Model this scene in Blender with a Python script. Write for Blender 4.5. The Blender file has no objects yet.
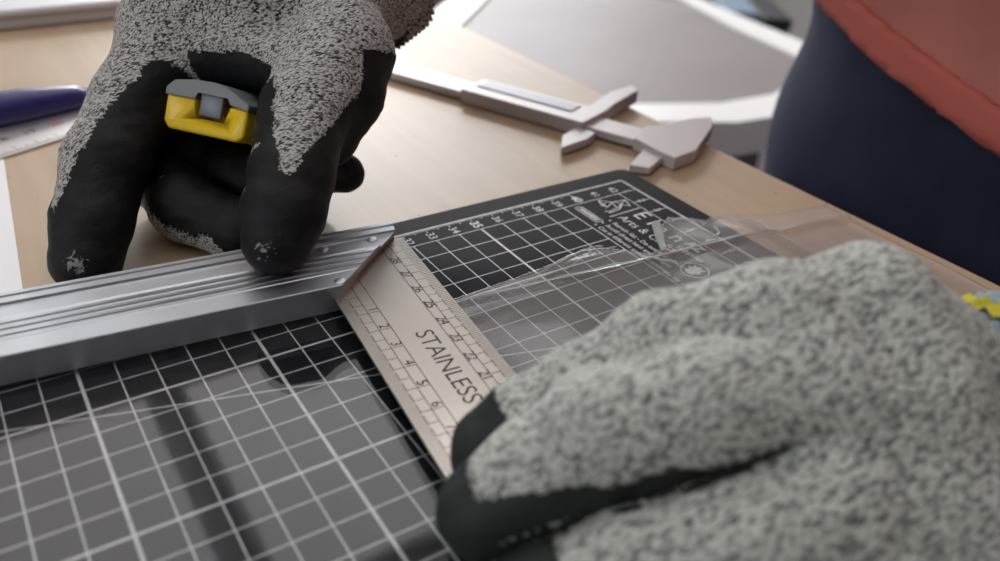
import bpy, bmesh, math, random
import numpy as np
from mathutils import Vector, Matrix

S = 0.01                       # the scene is laid out in centimetres, built in metres
rnd = random.Random(7)
C = bpy.context.scene.collection
scene = bpy.context.scene

# ------------------------------------------------------------------ camera, world, lights, exposure
FPX = 838.278
CAM = np.array([19.09, -25.339, 15.425])
_r = np.array([-0.978, .339, .5]); _a = np.linalg.norm(_r); _k = _r / _a
_K = np.array([[0, -_k[2], _k[1]], [_k[2], 0, -_k[0]], [-_k[1], _k[0], 0]])
ROT = np.eye(3) + math.sin(_a) * _K + (1 - math.cos(_a)) * _K @ _K      # world -> camera
cam_data = bpy.data.cameras.new('camera')
cam = bpy.data.objects.new('camera', cam_data)
C.objects.link(cam)
m4 = Matrix.Identity(4)
for i in range(3):
    for j in range(3):
        m4[i][j] = ROT[j][i]
    m4[i][3] = CAM[i] * S
cam.matrix_world = m4
cam_data.sensor_width = 36
cam_data.lens = FPX / 1000 * 36
cam_data.clip_start = .01
cam_data.clip_end = 60
cam_data.dof.use_dof = True
cam_data.dof.focus_distance = .285
cam_data.dof.aperture_fstop = 7.8
scene.camera = cam

scene.view_settings.view_transform = 'Standard'
scene.view_settings.look = 'None'
scene.view_settings.exposure = 0.16
scene.view_settings.gamma = 1
scene.view_settings.use_curve_mapping = False

world = bpy.data.worlds.new('world')
scene.world = world
world.use_nodes = True
wn = world.node_tree.nodes
wn['Background'].inputs[0].default_value = (.80, .90, 1.0, 1)
wn['Background'].inputs[1].default_value = 1.2


def lamp(name, kind, loc, target=None, energy=1, color=(1, 1, 1), **kw):
    d = bpy.data.lights.new(name, kind)
    d.energy = energy
    d.color = color
    for k, v in kw.items():
        setattr(d, k, v)
    o = bpy.data.objects.new(name, d)
    C.objects.link(o)
    o.location = Vector(loc) * S
    if target is not None:
        o.rotation_euler = (Vector(target) - Vector(loc)).to_track_quat('-Z', 'Y').to_euler()
    return o


SUN_DIR = Vector((.46, 1, .50))
lamp('sun', 'SUN', SUN_DIR * 300, (0, 0, 0), 1.15, (1, .97, .92), angle=math.radians(4))
lamp('window_daylight', 'AREA', (155, 250, 88), (60, 0, 0), 30, (.97, .98, 1.0), shape='RECTANGLE', size=1.9, size_y=1.3)
lamp('side_fill', 'AREA', (-215, -40, 100), (20, -10, 0), 16, (.95, .97, 1.0), shape='RECTANGLE', size=1.6, size_y=1.3)  # added fill from the left; that wall has no window


# ------------------------------------------------------------------ design helpers (pixel of the photograph -> point in cm)
def ray(x, y):
    return ROT.T @ np.array([(x - 500) / FPX, -(y - 280.5) / FPX, -1])


def at(x, y, z=0.0):
    d = ray(x, y)
    return CAM + d * (z - CAM[2]) / d[2]


def atd(x, y, d):
    return CAM + ray(x, y) * d


# ------------------------------------------------------------------ materials
def nmat(name):
    m = bpy.data.materials.new(name)
    m.use_nodes = True
    return m, m.node_tree.nodes, m.node_tree.links, m.node_tree.nodes['Principled BSDF']


def simple(name, col, rough=.5, metal=0, bump=0, bscale=200, var=0, vscale=30, spec=.5, coat=0):
    m, N, L, P = nmat(name)
    P.inputs['Base Color'].default_value = (*col, 1)
    P.inputs['Roughness'].default_value = rough
    P.inputs['Metallic'].default_value = metal
    P.inputs['Specular IOR Level'].default_value = spec
    P.inputs['Coat Weight'].default_value = coat
    tc = N.new('ShaderNodeTexCoord')
    if var:
        n = N.new('ShaderNodeTexNoise'); n.inputs['Scale'].default_value = vscale; n.inputs['Detail'].default_value = 6
        L.new(tc.outputs['Object'], n.inputs['Vector'])
        r = N.new('ShaderNodeMapRange'); r.inputs[1].default_value = .3; r.inputs[2].default_value = .7
        r.inputs[3].default_value = 1 - var; r.inputs[4].default_value = 1 + var
        L.new(n.outputs['Fac'], r.inputs[0])
        mx = N.new('ShaderNodeMix'); mx.data_type = 'RGBA'; mx.blend_type = 'MULTIPLY'; mx.inputs[0].default_value = 1
        mx.inputs[6].default_value = (*col, 1)
        L.new(r.outputs[0], mx.inputs[7])
        L.new(mx.outputs[2], P.inputs['Base Color'])
    if bump:
        n = N.new('ShaderNodeTexNoise'); n.inputs['Scale'].default_value = bscale; n.inputs['Detail'].default_value = 4
        L.new(tc.outputs['Object'], n.inputs['Vector'])
        b = N.new('ShaderNodeBump'); b.inputs['Strength'].default_value = bump; b.inputs['Distance'].default_value = .0006
        L.new(n.outputs['Fac'], b.inputs['Height'])
        L.new(b.outputs['Normal'], P.inputs['Normal'])
    return m


def wood_mat(name, c1, c2, rough=.45):
    m, N, L, P = nmat(name)
    tc = N.new('ShaderNodeTexCoord')
    mp = N.new('ShaderNodeMapping'); mp.inputs['Scale'].default_value = (26, 2.2, 26)
    L.new(tc.outputs['Object'], mp.inputs['Vector'])
    n = N.new('ShaderNodeTexNoise'); n.inputs['Scale'].default_value = 3; n.inputs['Detail'].default_value = 9; n.inputs['Distortion'].default_value = .6
    L.new(mp.outputs[0], n.inputs['Vector'])
    n2 = N.new('ShaderNodeTexNoise'); n2.inputs['Scale'].default_value = 9; n2.inputs['Detail'].default_value = 5
    L.new(tc.outputs['Object'], n2.inputs['Vector'])
    ad = N.new('ShaderNodeMath'); ad.operation = 'MULTIPLY_ADD'; ad.inputs[1].default_value = .5
    L.new(n.outputs['Fac'], ad.inputs[0])
    ml = N.new('ShaderNodeMath'); ml.operation = 'MULTIPLY'; ml.inputs[1].default_value = .5
    L.new(n2.outputs['Fac'], ml.inputs[0]); L.new(ml.outputs[0], ad.inputs[2])
    cr = N.new('ShaderNodeValToRGB')
    cr.color_ramp.elements[0].position = .33; cr.color_ramp.elements[0].color = (*c2, 1)
    cr.color_ramp.elements[1].position = .66; cr.color_ramp.elements[1].color = (*c1, 1)
    L.new(ad.outputs[0], cr.inputs[0]); L.new(cr.outputs[0], P.inputs['Base Color'])
    # small stains and pits
    v = N.new('ShaderNodeTexVoronoi'); v.inputs['Scale'].default_value = 55
    L.new(tc.outputs['Object'], v.inputs['Vector'])
    lt = N.new('ShaderNodeMath'); lt.operation = 'LESS_THAN'; lt.inputs[1].default_value = .05
    L.new(v.outputs['Distance'], lt.inputs[0])
    mx = N.new('ShaderNodeMix'); mx.data_type = 'RGBA'
    mx.inputs[7].default_value = (c2[0] * .7, c2[1] * .7, c2[2] * .7, 1)
    L.new(lt.outputs[0], mx.inputs[0]); L.new(cr.outputs[0], mx.inputs[6]); L.new(mx.outputs[2], P.inputs['Base Color'])
    P.inputs['Roughness'].default_value = rough
    P.inputs['Specular IOR Level'].default_value = .4
    b = N.new('ShaderNodeBump'); b.inputs['Strength'].default_value = .15; b.inputs['Distance'].default_value = .0005
    L.new(n.outputs['Fac'], b.inputs['Height']); L.new(b.outputs['Normal'], P.inputs['Normal'])
    return m


def clear_mat(name, ior, rough, tint=(1, 1, 1), haze=0.0, bump=0, bscale=60):
    """clear plastic: transparent body, Fresnel reflection on each face"""
    m = bpy.data.materials.new(name); m.use_nodes = True
    N, L = m.node_tree.nodes, m.node_tree.links
    N.remove(N['Principled BSDF'])
    out = N['Material Output']
    tr = N.new('ShaderNodeBsdfTransparent'); tr.inputs[0].default_value = (*tint, 1)
    gl = N.new('ShaderNodeBsdfGlossy'); gl.inputs['Roughness'].default_value = rough
    fr = N.new('ShaderNodeFresnel'); fr.inputs['IOR'].default_value = ior
    # the same Fresnel seen from inside the pane: keep the outer index
    mx = N.new('ShaderNodeMixShader')
    geo = N.new('ShaderNodeNewGeometry')
    sub = N.new('ShaderNodeMix'); sub.inputs[2].default_value = ior; sub.inputs[3].default_value = 1 / ior
    L.new(geo.outputs['Backfacing'], sub.inputs[0])
    # Blender's Fresnel node inverts the index on back faces, so feed it the inverse there
    L.new(sub.outputs[0], fr.inputs['IOR'])
    L.new(fr.outputs[0], mx.inputs[0]); L.new(tr.outputs[0], mx.inputs[1]); L.new(gl.outputs[0], mx.inputs[2])
    last = mx
    if haze:
        df = N.new('ShaderNodeBsdfDiffuse'); df.inputs[0].default_value = (.8, .82, .82, 1)
        m2 = N.new('ShaderNodeMixShader'); m2.inputs[0].default_value = haze
        L.new(mx.outputs[0], m2.inputs[1]); L.new(df.outputs[0], m2.inputs[2]); last = m2
    if bump:
        tc = N.new('ShaderNodeTexCoord')
        n = N.new('ShaderNodeTexNoise'); n.inputs['Scale'].default_value = bscale; n.inputs['Detail'].default_value = 2
        L.new(tc.outputs['Object'], n.inputs['Vector'])
        b = N.new('ShaderNodeBump'); b.inputs['Strength'].default_value = bump; b.inputs['Distance'].default_value = .001
        L.new(n.outputs['Fac'], b.inputs['Height']); L.new(b.outputs[0], gl.inputs['Normal']); L.new(b.outputs[0], fr.inputs['Normal'])
    L.new(last.outputs[0], out.inputs['Surface'])
    return m


def metal_mat(name, col, rough, streak=(2, 200, 200), amt=.12, bump=.05):
    m, N, L, P = nmat(name)
    P.inputs['Metallic'].default_value = 1
    P.inputs['Base Color'].default_value = (*col, 1)
    tc = N.new('ShaderNodeTexCoord'); mp = N.new('ShaderNodeMapping'); mp.inputs['Scale'].default_value = streak
    mp.inputs['Rotation'].default_value = (0, 0, math.radians(5.8))
    L.new(tc.outputs['Object'], mp.inputs['Vector'])
    n = N.new('ShaderNodeTexNoise'); n.inputs['Scale'].default_value = 8; n.inputs['Detail'].default_value = 6
    L.new(mp.outputs[0], n.inputs['Vector'])
    r = N.new('ShaderNodeMapRange'); r.inputs[3].default_value = rough - amt; r.inputs[4].default_value = rough + amt
    L.new(n.outputs['Fac'], r.inputs[0]); L.new(r.outputs[0], P.inputs['Roughness'])
    b = N.new('ShaderNodeBump'); b.inputs['Strength'].default_value = bump; b.inputs['Distance'].default_value = .0003
    L.new(n.outputs['Fac'], b.inputs['Height']); L.new(b.outputs[0], P.inputs['Normal'])
    return m


def knit_mat(name, light, dark, scale=1.0, bias=.5):
    """heather knit: rows of slanted stitches, light and dark yarn flecks"""
    m, N, L, P = nmat(name)
    tc = N.new('ShaderNodeTexCoord')
    mp = N.new('ShaderNodeMapping'); mp.inputs['Rotation'].default_value = (.5, .3, .95); mp.inputs['Scale'].default_value = (1, 2.6, 2.0)
    L.new(tc.outputs['Object'], mp.inputs['Vector'])
    v = N.new('ShaderNodeTexVoronoi'); v.inputs['Scale'].default_value = 560 * scale; v.inputs['Randomness'].default_value = .85
    L.new(mp.outputs[0], v.inputs['Vector'])
    n = N.new('ShaderNodeTexNoise'); n.inputs['Scale'].default_value = 520 * scale; n.inputs['Detail'].default_value = 2
    L.new(mp.outputs[0], n.inputs['Vector'])
    sp = N.new('ShaderNodeSeparateColor'); L.new(v.outputs['Color'], sp.inputs[0])
    a = N.new('ShaderNodeMath'); a.operation = 'ADD'; L.new(sp.outputs[0], a.inputs[0]); L.new(n.outputs['Fac'], a.inputs[1])
    cr = N.new('ShaderNodeValToRGB')
    e = cr.color_ramp.elements
    e[0].position = bias - .10; e[0].color = (*dark, 1)
    e[1].position = bias + .10; e[1].color = (*light, 1)
    h = N.new('ShaderNodeMath'); h.operation = 'MULTIPLY'; h.inputs[1].default_value = .6
    L.new(a.outputs[0], h.inputs[0]); L.new(h.outputs[0], cr.inputs[0])
    # dark gaps between stitches
    gp = N.new('ShaderNodeMapRange'); gp.inputs[1].default_value = .45; gp.inputs[2].default_value = .8
    gp.inputs[3].default_value = 1; gp.inputs[4].default_value = .25
    L.new(v.outputs['Distance'], gp.inputs[0])
    mx = N.new('ShaderNodeMix'); mx.data_type = 'RGBA'; mx.blend_type = 'MULTIPLY'; mx.inputs[0].default_value = 1
    L.new(cr.outputs[0], mx.inputs[6]); L.new(gp.outputs[0], mx.inputs[7]); L.new(mx.outputs[2], P.inputs['Base Color'])
    P.inputs['Roughness'].default_value = .85
    P.inputs['Sheen Weight'].default_value = .2
    b = N.new('ShaderNodeBump'); b.inputs['Strength'].default_value = .7; b.inputs['Distance'].default_value = .0006; b.invert = True
    L.new(v.outputs['Distance'], b.inputs['Height']); L.new(b.outputs[0], P.inputs['Normal'])
    return m


M = {}
M['wood'] = wood_mat('birch ply', (.50, .375, .255), (.385, .275, .175), .46)
M['mat'] = simple('black cutting mat', (.013, .013, .016), .6, spec=.06, bump=.25, bscale=1500, var=.25, vscale=60)
M['print'] = simple('white print', (.66, .66, .67), .6, var=.2, vscale=300)
M['alu'] = metal_mat('cast aluminium', (.60, .625, .66), .42)
M['steel'] = metal_mat('satin steel', (.44, .405, .365), .36, (60, 3, 60), .05, .03)
M['engrave'] = simple('etched black', (.035, .03, .03), .6)
M['acrylic'] = clear_mat('clear acrylic', 1.5, .015, (.97, .98, .98))
M['film'] = clear_mat('clear film', 1.55, .10, (.97, .97, .97), haze=.13, bump=.08, bscale=60)  # diffuse haze stands in for the grey veil of reflected light
M['crease'] = clear_mat('creased film edge', 1.5, .15, (.9, .9, .9), haze=.38)
M['offcut'] = clear_mat('cloudy offcut', 1.5, .2, (.8, .86, .86), haze=.45)
M['knit'] = knit_mat('grey heather knit', (.66, .66, .63), (.02, .02, .024), 1.4, .46)
M['knit2'] = knit_mat('pale grey heather knit', (.62, .655, .60), (.22, .24, .225), .80, .41)
M['latex'] = simple('black latex coating', (.009, .010, .012), .6, spec=.3, bump=.35, bscale=900, var=.5, vscale=140)
def stained(m, centres):
    N, L = m.node_tree.nodes, m.node_tree.links
    P = N['Principled BSDF']
    src = P.inputs['Base Color'].links[0].from_socket
    tc = N.new('ShaderNodeTexCoord')
    tot = None
    for c, r in centres:
        d = N.new('ShaderNodeVectorMath'); d.operation = 'DISTANCE'; d.inputs[1].default_value = c
        L.new(tc.outputs['Object'], d.inputs[0])
        q = N.new('ShaderNodeMapRange'); q.inputs[1].default_value = r * .2; q.inputs[2].default_value = r; q.inputs[3].default_value = .17; q.inputs[4].default_value = -.3
        L.new(d.outputs['Value'], q.inputs[0])
        if tot is None:
            tot = q.outputs[0]
        else:
            a = N.new('ShaderNodeMath'); a.operation = 'MAXIMUM'; L.new(tot, a.inputs[0]); L.new(q.outputs[0], a.inputs[1]); tot = a.outputs[0]
    n = N.new('ShaderNodeTexNoise'); n.inputs['Scale'].default_value = 330; n.inputs['Detail'].default_value = 4; n.inputs['Distortion'].default_value = 1.5
    L.new(tc.outputs['Object'], n.inputs['Vector'])
    a = N.new('ShaderNodeMath'); L.new(tot, a.inputs[0]); L.new(n.outputs['Fac'], a.inputs[1])
    g_ = N.new('ShaderNodeMapRange'); g_.inputs[1].default_value = .60; g_.inputs[2].default_value = .68
    L.new(a.outputs[0], g_.inputs[0])
    mx = N.new('ShaderNodeMix'); mx.data_type = 'RGBA'; mx.inputs[7].default_value = (.30, .30, .31, 1)
    L.new(g_.outputs[0], mx.inputs[0]); L.new(src, mx.inputs[6]); L.new(mx.outputs[2], P.inputs['Base Color'])


M['latex2'] = simple('dark grey latex coating', (.026, .031, .031), .6, spec=.3, bump=.3, bscale=700, var=.3, vscale=80)
M['dust'] = simple('dust smear', (.35, .35, .36), .9, var=.4, vscale=400)
M['yellow'] = simple('yellow plastic', (1.0, .68, .015), .3, spec=.6)
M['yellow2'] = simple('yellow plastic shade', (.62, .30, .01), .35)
M['greyplastic'] = simple('grey plastic', (.20, .22, .235), .38)
M['hook'] = simple('grey steel hook', (.18, .20, .22), .4, metal=.3)
M['chalk'] = simple('pale caliper plastic', (.56, .52, .52), .35)
M['screen'] = simple('slate vernier plate', (.30, .28, .36), .4)
M['pen'] = simple('blue pen barrel', (.025, .025, .16), .25, spec=.6)
M['pentip'] = simple('pen point', (.6, .55, .5), .3, metal=.8)
M['ruler'] = metal_mat('ruler steel', (.72, .68, .66), .4, (3, 60, 60), .05, .02)
M['redprint'] = simple('red print', (.5, .08, .07), .5)
M['paper'] = simple('white paper', (.80, .80, .82), .8)
M['white'] = simple('white plastic', (.72, .72, .75), .4)
M['navy'] = simple('navy workwear cloth', (.022, .030, .070), .9, bump=.5, bscale=500, var=.25, vscale=25)
M['coral'] = simple('coral red cloth', (.58, .21, .18), .85, bump=.4, bscale=600, var=.08, vscale=20)
M['coral2'] = simple('coral red hem', (.56, .145, .115), .85, bump=.4, bscale=600)
M['skin'] = simple('skin', (.42, .20, .15), .55, bump=.2, bscale=400, var=.08, vscale=40)
M['hair'] = simple('dark hair', (.03, .02, .015), .6, bump=.8, bscale=500)
M['shoe'] = simple('black shoe', (.02, .02, .02), .5)
M['cuffblue'] = simple('pale blue cuff knit', (.33, .42, .47), .85, bump=.8, bscale=350, var=.5, vscale=120)
M['cuffyellow'] = simple('yellow cuff hem', (.62, .56, .04), .8, bump=.6, bscale=500, var=.3, vscale=200)
M['floor'] = simple('grey floor', (.17, .15, .155), .5, var=.15, vscale=3)
M['wall'] = simple('painted wall', (.62, .60, .58), .8, var=.03, vscale=4)
M['ceil'] = simple('white ceiling', (.72, .69, .68), .9)
M['frame'] = simple('white window frame', (.75, .75, .75), .5)
M['steelleg'] = simple('grey bench leg', (.2, .2, .21), .45, metal=.4)
M['greytop'] = simple('grey side table top', (.22, .19, .195), .55, var=.08, vscale=8)
M['whiteedge'] = simple('white rim', (.88, .88, .88), .35)
M['red'] = simple('red crate', (.45, .06, .05), .5)
M['blue'] = simple('blue grey crate', (.16, .24, .32), .5)
M['black'] = simple('black crate', (.02, .02, .025), .5)
M['darkwall'] = simple('dark shelving wall', (.10, .095, .09), .8, var=.3, vscale=3)
m_, N_, L_, P_ = nmat('lit fill diffuser')
P_.inputs['Base Color'].default_value = (.8, .8, .8, 1)
P_.inputs['Emission Color'].default_value = (1, .95, .95, 1)
P_.inputs['Emission Strength'].default_value = 1.0  # glow of the added ceiling fill panels
M['fillglow'] = m_
glass = clear_mat('window glass', 1.45, .0)


# ------------------------------------------------------------------ object helpers
def link(name, me, mat, parent=None, off=None):
    o = bpy.data.objects.new(name, me)
    C.objects.link(o)
    if mat is not None and not me.materials:
        me.materials.append(mat)
    if parent is not None:
        o.parent = parent
    return o


def origin_of(parent):
    if parent is None:
        return Vector((0, 0, 0))
    v = Vector(parent['_o']) if '_o' in parent else Vector((0, 0, 0))
    return v


def mesh_obj(name, verts, faces, mat, parent=None, smooth=False, base=None):
    """verts in world cm"""
    if parent is not None:
        o0 = origin_of(parent)
    else:
        v = np.array(verts)
        o0 = Vector(base) if base is not None else Vector((float(v[:, 0].mean()), float(v[:, 1].mean()), float(v[:, 2].min())))
    va = (np.array(verts, dtype=float) - np.array(o0)) * S
    me = bpy.data.meshes.new(name)
    me.from_pydata(va.tolist(), [], [list(map(int, f)) for f in faces])
    if smooth:
        me.polygons.foreach_set('use_smooth', [True] * len(me.polygons))
    me.update()
    o = link(name, me, mat, parent)
    if parent is None:
        o.location = o0 * S
    o['_o'] = tuple(o0)
    return o


def bm_obj(name, bm, mat, parent=None, smooth=False, base=None):
    bm.verts.ensure_lookup_table()
    bmesh.ops.recalc_face_normals(bm, faces=bm.faces)
    vs = [tuple(v.co) for v in bm.verts]
    for i, v in enumerate(bm.verts):
        v.index = i
    fs = [[v.index for v in f.verts] for f in bm.faces]
    bm.free()
    return mesh_obj(name, vs, fs, mat, parent, smooth, base)


def thing(name, label, cat, loc, group=None):
    o = bpy.data.objects.new(name, None)
    C.objects.link(o)
    o.empty_display_size = .02
    o.location = Vector(loc) * S
    o['_o'] = tuple(map(float, loc))
    return tag(o, label, cat, group)


def tag(o, label, cat, group=None):
    o['label'] = label; o['category'] = cat
    if group:
        o['group'] = group
    return o


def struct(o):
    o['kind'] = 'structure'
    return o


class Fr:
    """local frame (origin, u, v, w) in cm"""
    def __init__(s, o, u, v=None, w=(0, 0, 1)):
        s.o = Vector(o); s.u = Vector(u).normalized(); s.w = Vector(w).normalized()
        s.v = Vector(v).normalized() if v is not None else s.w.cross(s.u)

    def __call__(s, a, b, c=0):
        return s.o + s.u * a + s.v * b + s.w * c


W0 = Fr((0, 0, 0), (1, 0, 0))


def box(bm, fr, a0, a1, b0, b1, c0, c1):
    vs = [bm.verts.new(fr(a, b, c)) for c in (c0, c1) for a, b in ((a0, b0), (a1, b0), (a1, b1), (a0, b1))]
    for f in ((3, 2, 1, 0), (4, 5, 6, 7), (0, 1, 5, 4), (1, 2, 6, 5), (2, 3, 7, 6), (3, 0, 4, 7)):
        bm.faces.new([vs[i] for i in f])
    return vs


def prism(bm, fr, poly, c0, c1):
    lo = [bm.verts.new(fr(a, b, c0)) for a, b in poly]
    hi = [bm.verts.new(fr(a, b, c1)) for a, b in poly]
    n = len(poly)
    bm.faces.new(lo[::-1]); bm.faces.new(hi)
    for i in range(n):
        bm.faces.new([lo[i], lo[(i + 1) % n], hi[(i + 1) % n], hi[i]])


def bevel(bm, w, seg=2):
    bmesh.ops.bevel(bm, geom=list(bm.edges), offset=w, segments=seg, affect='EDGES', profile=.5)


def boxo(name, fr, dims, mat, parent=None, bev=0, seg=2, base=None, smooth=False):
    bm = bmesh.new(); box(bm, fr, *dims)
    if bev:
        bevel(bm, bev, seg)
    return bm_obj(name, bm, mat, parent, smooth=smooth, base=base)


def tube(bm, pts, rs, n=16, cap=True):
    pts = [Vector(p) for p in pts]
    rings = []
    t0 = (pts[1] - pts[0]).normalized()
    a = Vector((0, 0, 1)) if abs(t0.z) < .9 else Vector((1, 0, 0))
    x = t0.cross(a).normalized()
    for i, p in enumerate(pts):
        t = (pts[min(i + 1, len(pts) - 1)] - pts[max(i - 1, 0)]).normalized()
        x = (x - t * x.dot(t)).normalized(); y = t.cross(x)
        r = rs[i] if hasattr(rs, '__len__') else rs
        rings.append([bm.verts.new(p + (x * math.cos(k / n * math.tau) + y * math.sin(k / n * math.tau)) * r) for k in range(n)])
    for i in range(len(rings) - 1):
        for k in range(n):
            bm.faces.new([rings[i][k], rings[i][(k + 1) % n], rings[i + 1][(k + 1) % n], rings[i + 1][k]])
    if cap:
        bm.faces.new(rings[0][::-1]); bm.faces.new(rings[-1])


def text_geo(s, fr, size, x, y, z, bold=0.0, align='CENTER', spacing=1.0):
    """text as flat faces: fr.u is the reading direction, fr.v points to the letters' tops; centred on (x, y)"""
    cu = bpy.data.curves.new('t', 'FONT'); cu.body = s; cu.size = size; cu.align_x = align; cu.align_y = 'CENTER'
    cu.offset = bold; cu.space_character = spacing; cu.resolution_u = 3
    o = bpy.data.objects.new('t', cu)
    C.objects.link(o)
    me = bpy.data.meshes.new_from_object(o)
    vs = [tuple(fr(x + v.co.x, y + v.co.y, z)) for v in me.vertices]
    fs = [list(p.vertices) for p in me.polygons]
    bpy.data.objects.remove(o); bpy.data.curves.remove(cu); bpy.data.meshes.remove(me)
    return vs, fs


class Flat:
    """collects flat print: quads, lines, text"""
    def __init__(s):
        s.v = []; s.f = []

    def add(s, vs, fs):
        n = len(s.v); s.v += vs; s.f += [[i + n for i in f] for f in fs]

    def line(s, fr, a, b, w, z):
        a = Vector(a); b = Vector(b); d = (b - a).normalized(); n = Vector((-d.y, d.x)) * w / 2
        s.add([tuple(fr(p.x, p.y, z)) for p in (a - n, b - n, b + n, a + n)], [[0, 1, 2, 3]])

    def poly(s, fr, pts, w, z, closed=True):
        for i in range(len(pts) - (0 if closed else 1)):
            s.line(fr, pts[i], pts[(i + 1) % len(pts)], w, z)

    def text(s, *a, **k):
        s.add(*text_geo(*a, **k))

    def build(s, name, mat, parent):
        return mesh_obj(name, s.v, s.f, mat, parent)


# ------------------------------------------------------------------ smooth solids (surface nets on a signed distance field)
def cap_d(p, a, b, ra, rb):
    a = np.asarray(a, float); b = np.asarray(b, float); ab = b - a
    L2 = max(ab @ ab, 1e-9)
    t = np.clip(((p - a) @ ab) / L2, 0, 1)
    return np.linalg.norm(p - a - t[:, None] * ab, axis=1) - (ra + t * (rb - ra))


def smin(a, b, k):
    h = np.clip(.5 + .5 * (b - a) / k, 0, 1)
    return b + (a - b) * h - k * h * (1 - h)


def chain_d(p, ch, k=.35):
    d = None
    if len(ch) == 1:
        return np.linalg.norm(p - ch[0][0], axis=1) - ch[0][1]
    for (a, ra), (b, rb) in zip(ch[:-1], ch[1:]):
        e = cap_d(p, a, b, ra, rb)
        d = e if d is None else smin(d, e, k)
    return d


def solid(fn, lo, hi, h):
    """verts, quads of the zero set of fn"""
    lo = np.array(lo, float); n = np.ceil((np.array(hi) - lo) / h).astype(int) + 1
    cs = 4
    n = ((n + cs - 1) // cs) * cs
    nc = n // cs + 1
    g = np.stack(np.meshgrid(*[np.arange(k) for k in nc], indexing='ij'), -1).reshape(-1, 3)
    dc = fn(lo + g * h * cs).reshape(nc)
    D = np.repeat(np.repeat(np.repeat(dc, cs, 0), cs, 1), cs, 2)[:n[0], :n[1], :n[2]]
    near = np.abs(D) < h * cs * 2.6
    idx = np.argwhere(near)
    D[near] = fn(lo + idx * h)
    s = D < 0
    cnt = sum(s[i:n[0] - 1 + i, j:n[1] - 1 + j, k:n[2] - 1 + k].astype(np.int8) for i in (0, 1) for j in (0, 1) for k in (0, 1))
    act = (cnt > 0) & (cnt < 8)
    cid = -np.ones(act.shape, int); cells = np.argwhere(act); cid[act] = np.arange(len(cells))
    pos = np.zeros((len(cells), 3)); num = np.zeros(len(cells))
    for ax in range(3):
        o1, o2 = [a for a in range(3) if a != ax]
        for i in (0, 1):
            for j in (0, 1):
                c0 = cells.copy(); c0[:, o1] += i; c0[:, o2] += j
                c1 = c0.copy(); c1[:, ax] += 1
                d0 = D[tuple(c0.T)]; d1 = D[tuple(c1.T)]
                cr = (d0 < 0) != (d1 < 0)
                t = np.where(cr, d0 / np.where(cr, d0 - d1, 1), 0)
                q = c0.astype(float); q[:, ax] += t
                pos[cr] += q[cr]; num += cr
    pts = lo + pos / num[:, None] * h
    quads = []
    for ax in range(3):
        o1, o2 = [(1, 2), (2, 0), (0, 1)][ax]
        sl0 = [slice(None)] * 3; sl1 = [slice(None)] * 3
        sl0[ax] = slice(0, n[ax] - 1); sl1[ax] = slice(1, n[ax])
        a, b = s[tuple(sl0)], s[tuple(sl1)]
        e = np.argwhere(a != b)
        e = e[(e[:, o1] > 0) & (e[:, o2] > 0) & (e[:, o1] < n[o1] - 1) & (e[:, o2] < n[o2] - 1)]
        ins = a[tuple(e.T)]
        def cc(i, j):
            q = e.copy(); q[:, o1] -= i; q[:, o2] -= j
            return cid[tuple(q.T)]
        q = np.stack([cc(1, 1), cc(0, 1), cc(0, 0), cc(1, 0)], 1)
        q[~ins] = q[~ins][:, ::-1]
        quads.append(q)
    quads = np.concatenate(quads)
    quads = quads[(quads >= 0).all(1)]
    for _ in range(2):
        gr = grad(fn, pts, h * .5); d = fn(pts)
        pts = pts - np.clip(d, -h, h)[:, None] * gr
    return pts, quads


def grad(fn, p, e=.05):
    g = np.stack([fn(p + np.eye(3)[i] * e) - fn(p - np.eye(3)[i] * e) for i in range(3)], 1)
    return g / np.maximum(np.linalg.norm(g, axis=1, keepdims=True), 1e-9)


def wob(p, f, seed=0):
    """cheap smooth 3-D noise, about -1..1"""
    r = np.random.RandomState(seed); o = np.zeros(len(p))
    for _ in range(7):
        k = r.normal(size=3); k /= np.linalg.norm(k)
        o += np.sin(p @ k * f * r.uniform(.6, 1.7) + r.uniform(0, 6.28))
    return o / 3.2


def keep_faces(pts, quads, mask):
    """faces whose mask is true, with compacted verts"""
    q = quads[mask]; u, inv = np.unique(q, return_inverse=True)
    return pts[u], inv.reshape(-1, 4)


# ------------------------------------------------------------------ the room
TZ = -0.3                        # bench top
FZ = -90
def slab(name, dims, mat):
    return struct(boxo(name, W0, dims, mat, base=((dims[0] + dims[1]) / 2, (dims[2] + dims[3]) / 2, dims[4])))


slab('floor', (-232, 332, -232, 262, FZ - 6, FZ), M['floor'])
slab('ceiling', (-232, 332, -232, 262, 190, 196), M['ceil'])
slab('wall_left', (-232, -226, -232, 262, FZ, 190), M['wall'])
slab('wall_right', (326, 332, -226, 262, FZ, 190), M['wall'])
slab('wall_front', (-226, 332, -232, -226, FZ, 190), M['darkwall'])
bm = bmesh.new()
WX0, WX1, WZ0, WZ1 = 38, 268, 15, 152
box(bm, W0, -226, WX0, 256, 262, FZ, 190); box(bm, W0, WX1, 326, 256, 262, FZ, 190)
box(bm, W0, WX0, WX1, 256, 262, FZ, WZ0); box(bm, W0, WX0, WX1, 256, 262, WZ1, 190)
struct(bm_obj('wall_back', bm, M['wall'], base=(50, 259, FZ)))
bm = bmesh.new()
for a, b, c, d in ((WX0, WX1, WZ0, WZ0 + 6), (WX0, WX1, WZ1 - 6, WZ1), (WX0, WX0 + 6, WZ0 + 6, WZ1 - 6), (WX1 - 6, WX1, WZ0 + 6, WZ1 - 6), (151, 156, WZ0 + 6, WZ1 - 6)):
    box(bm, W0, a, b, 256.5, 261.5, c, d)
w1 = struct(bm_obj('window_1', bm, M['frame'], base=(153, 259, WZ0)))
boxo('pane', W0, (WX0 + 6, 151, 258.5, 259, WZ0 + 6, WZ1 - 6), glass, w1)
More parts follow.
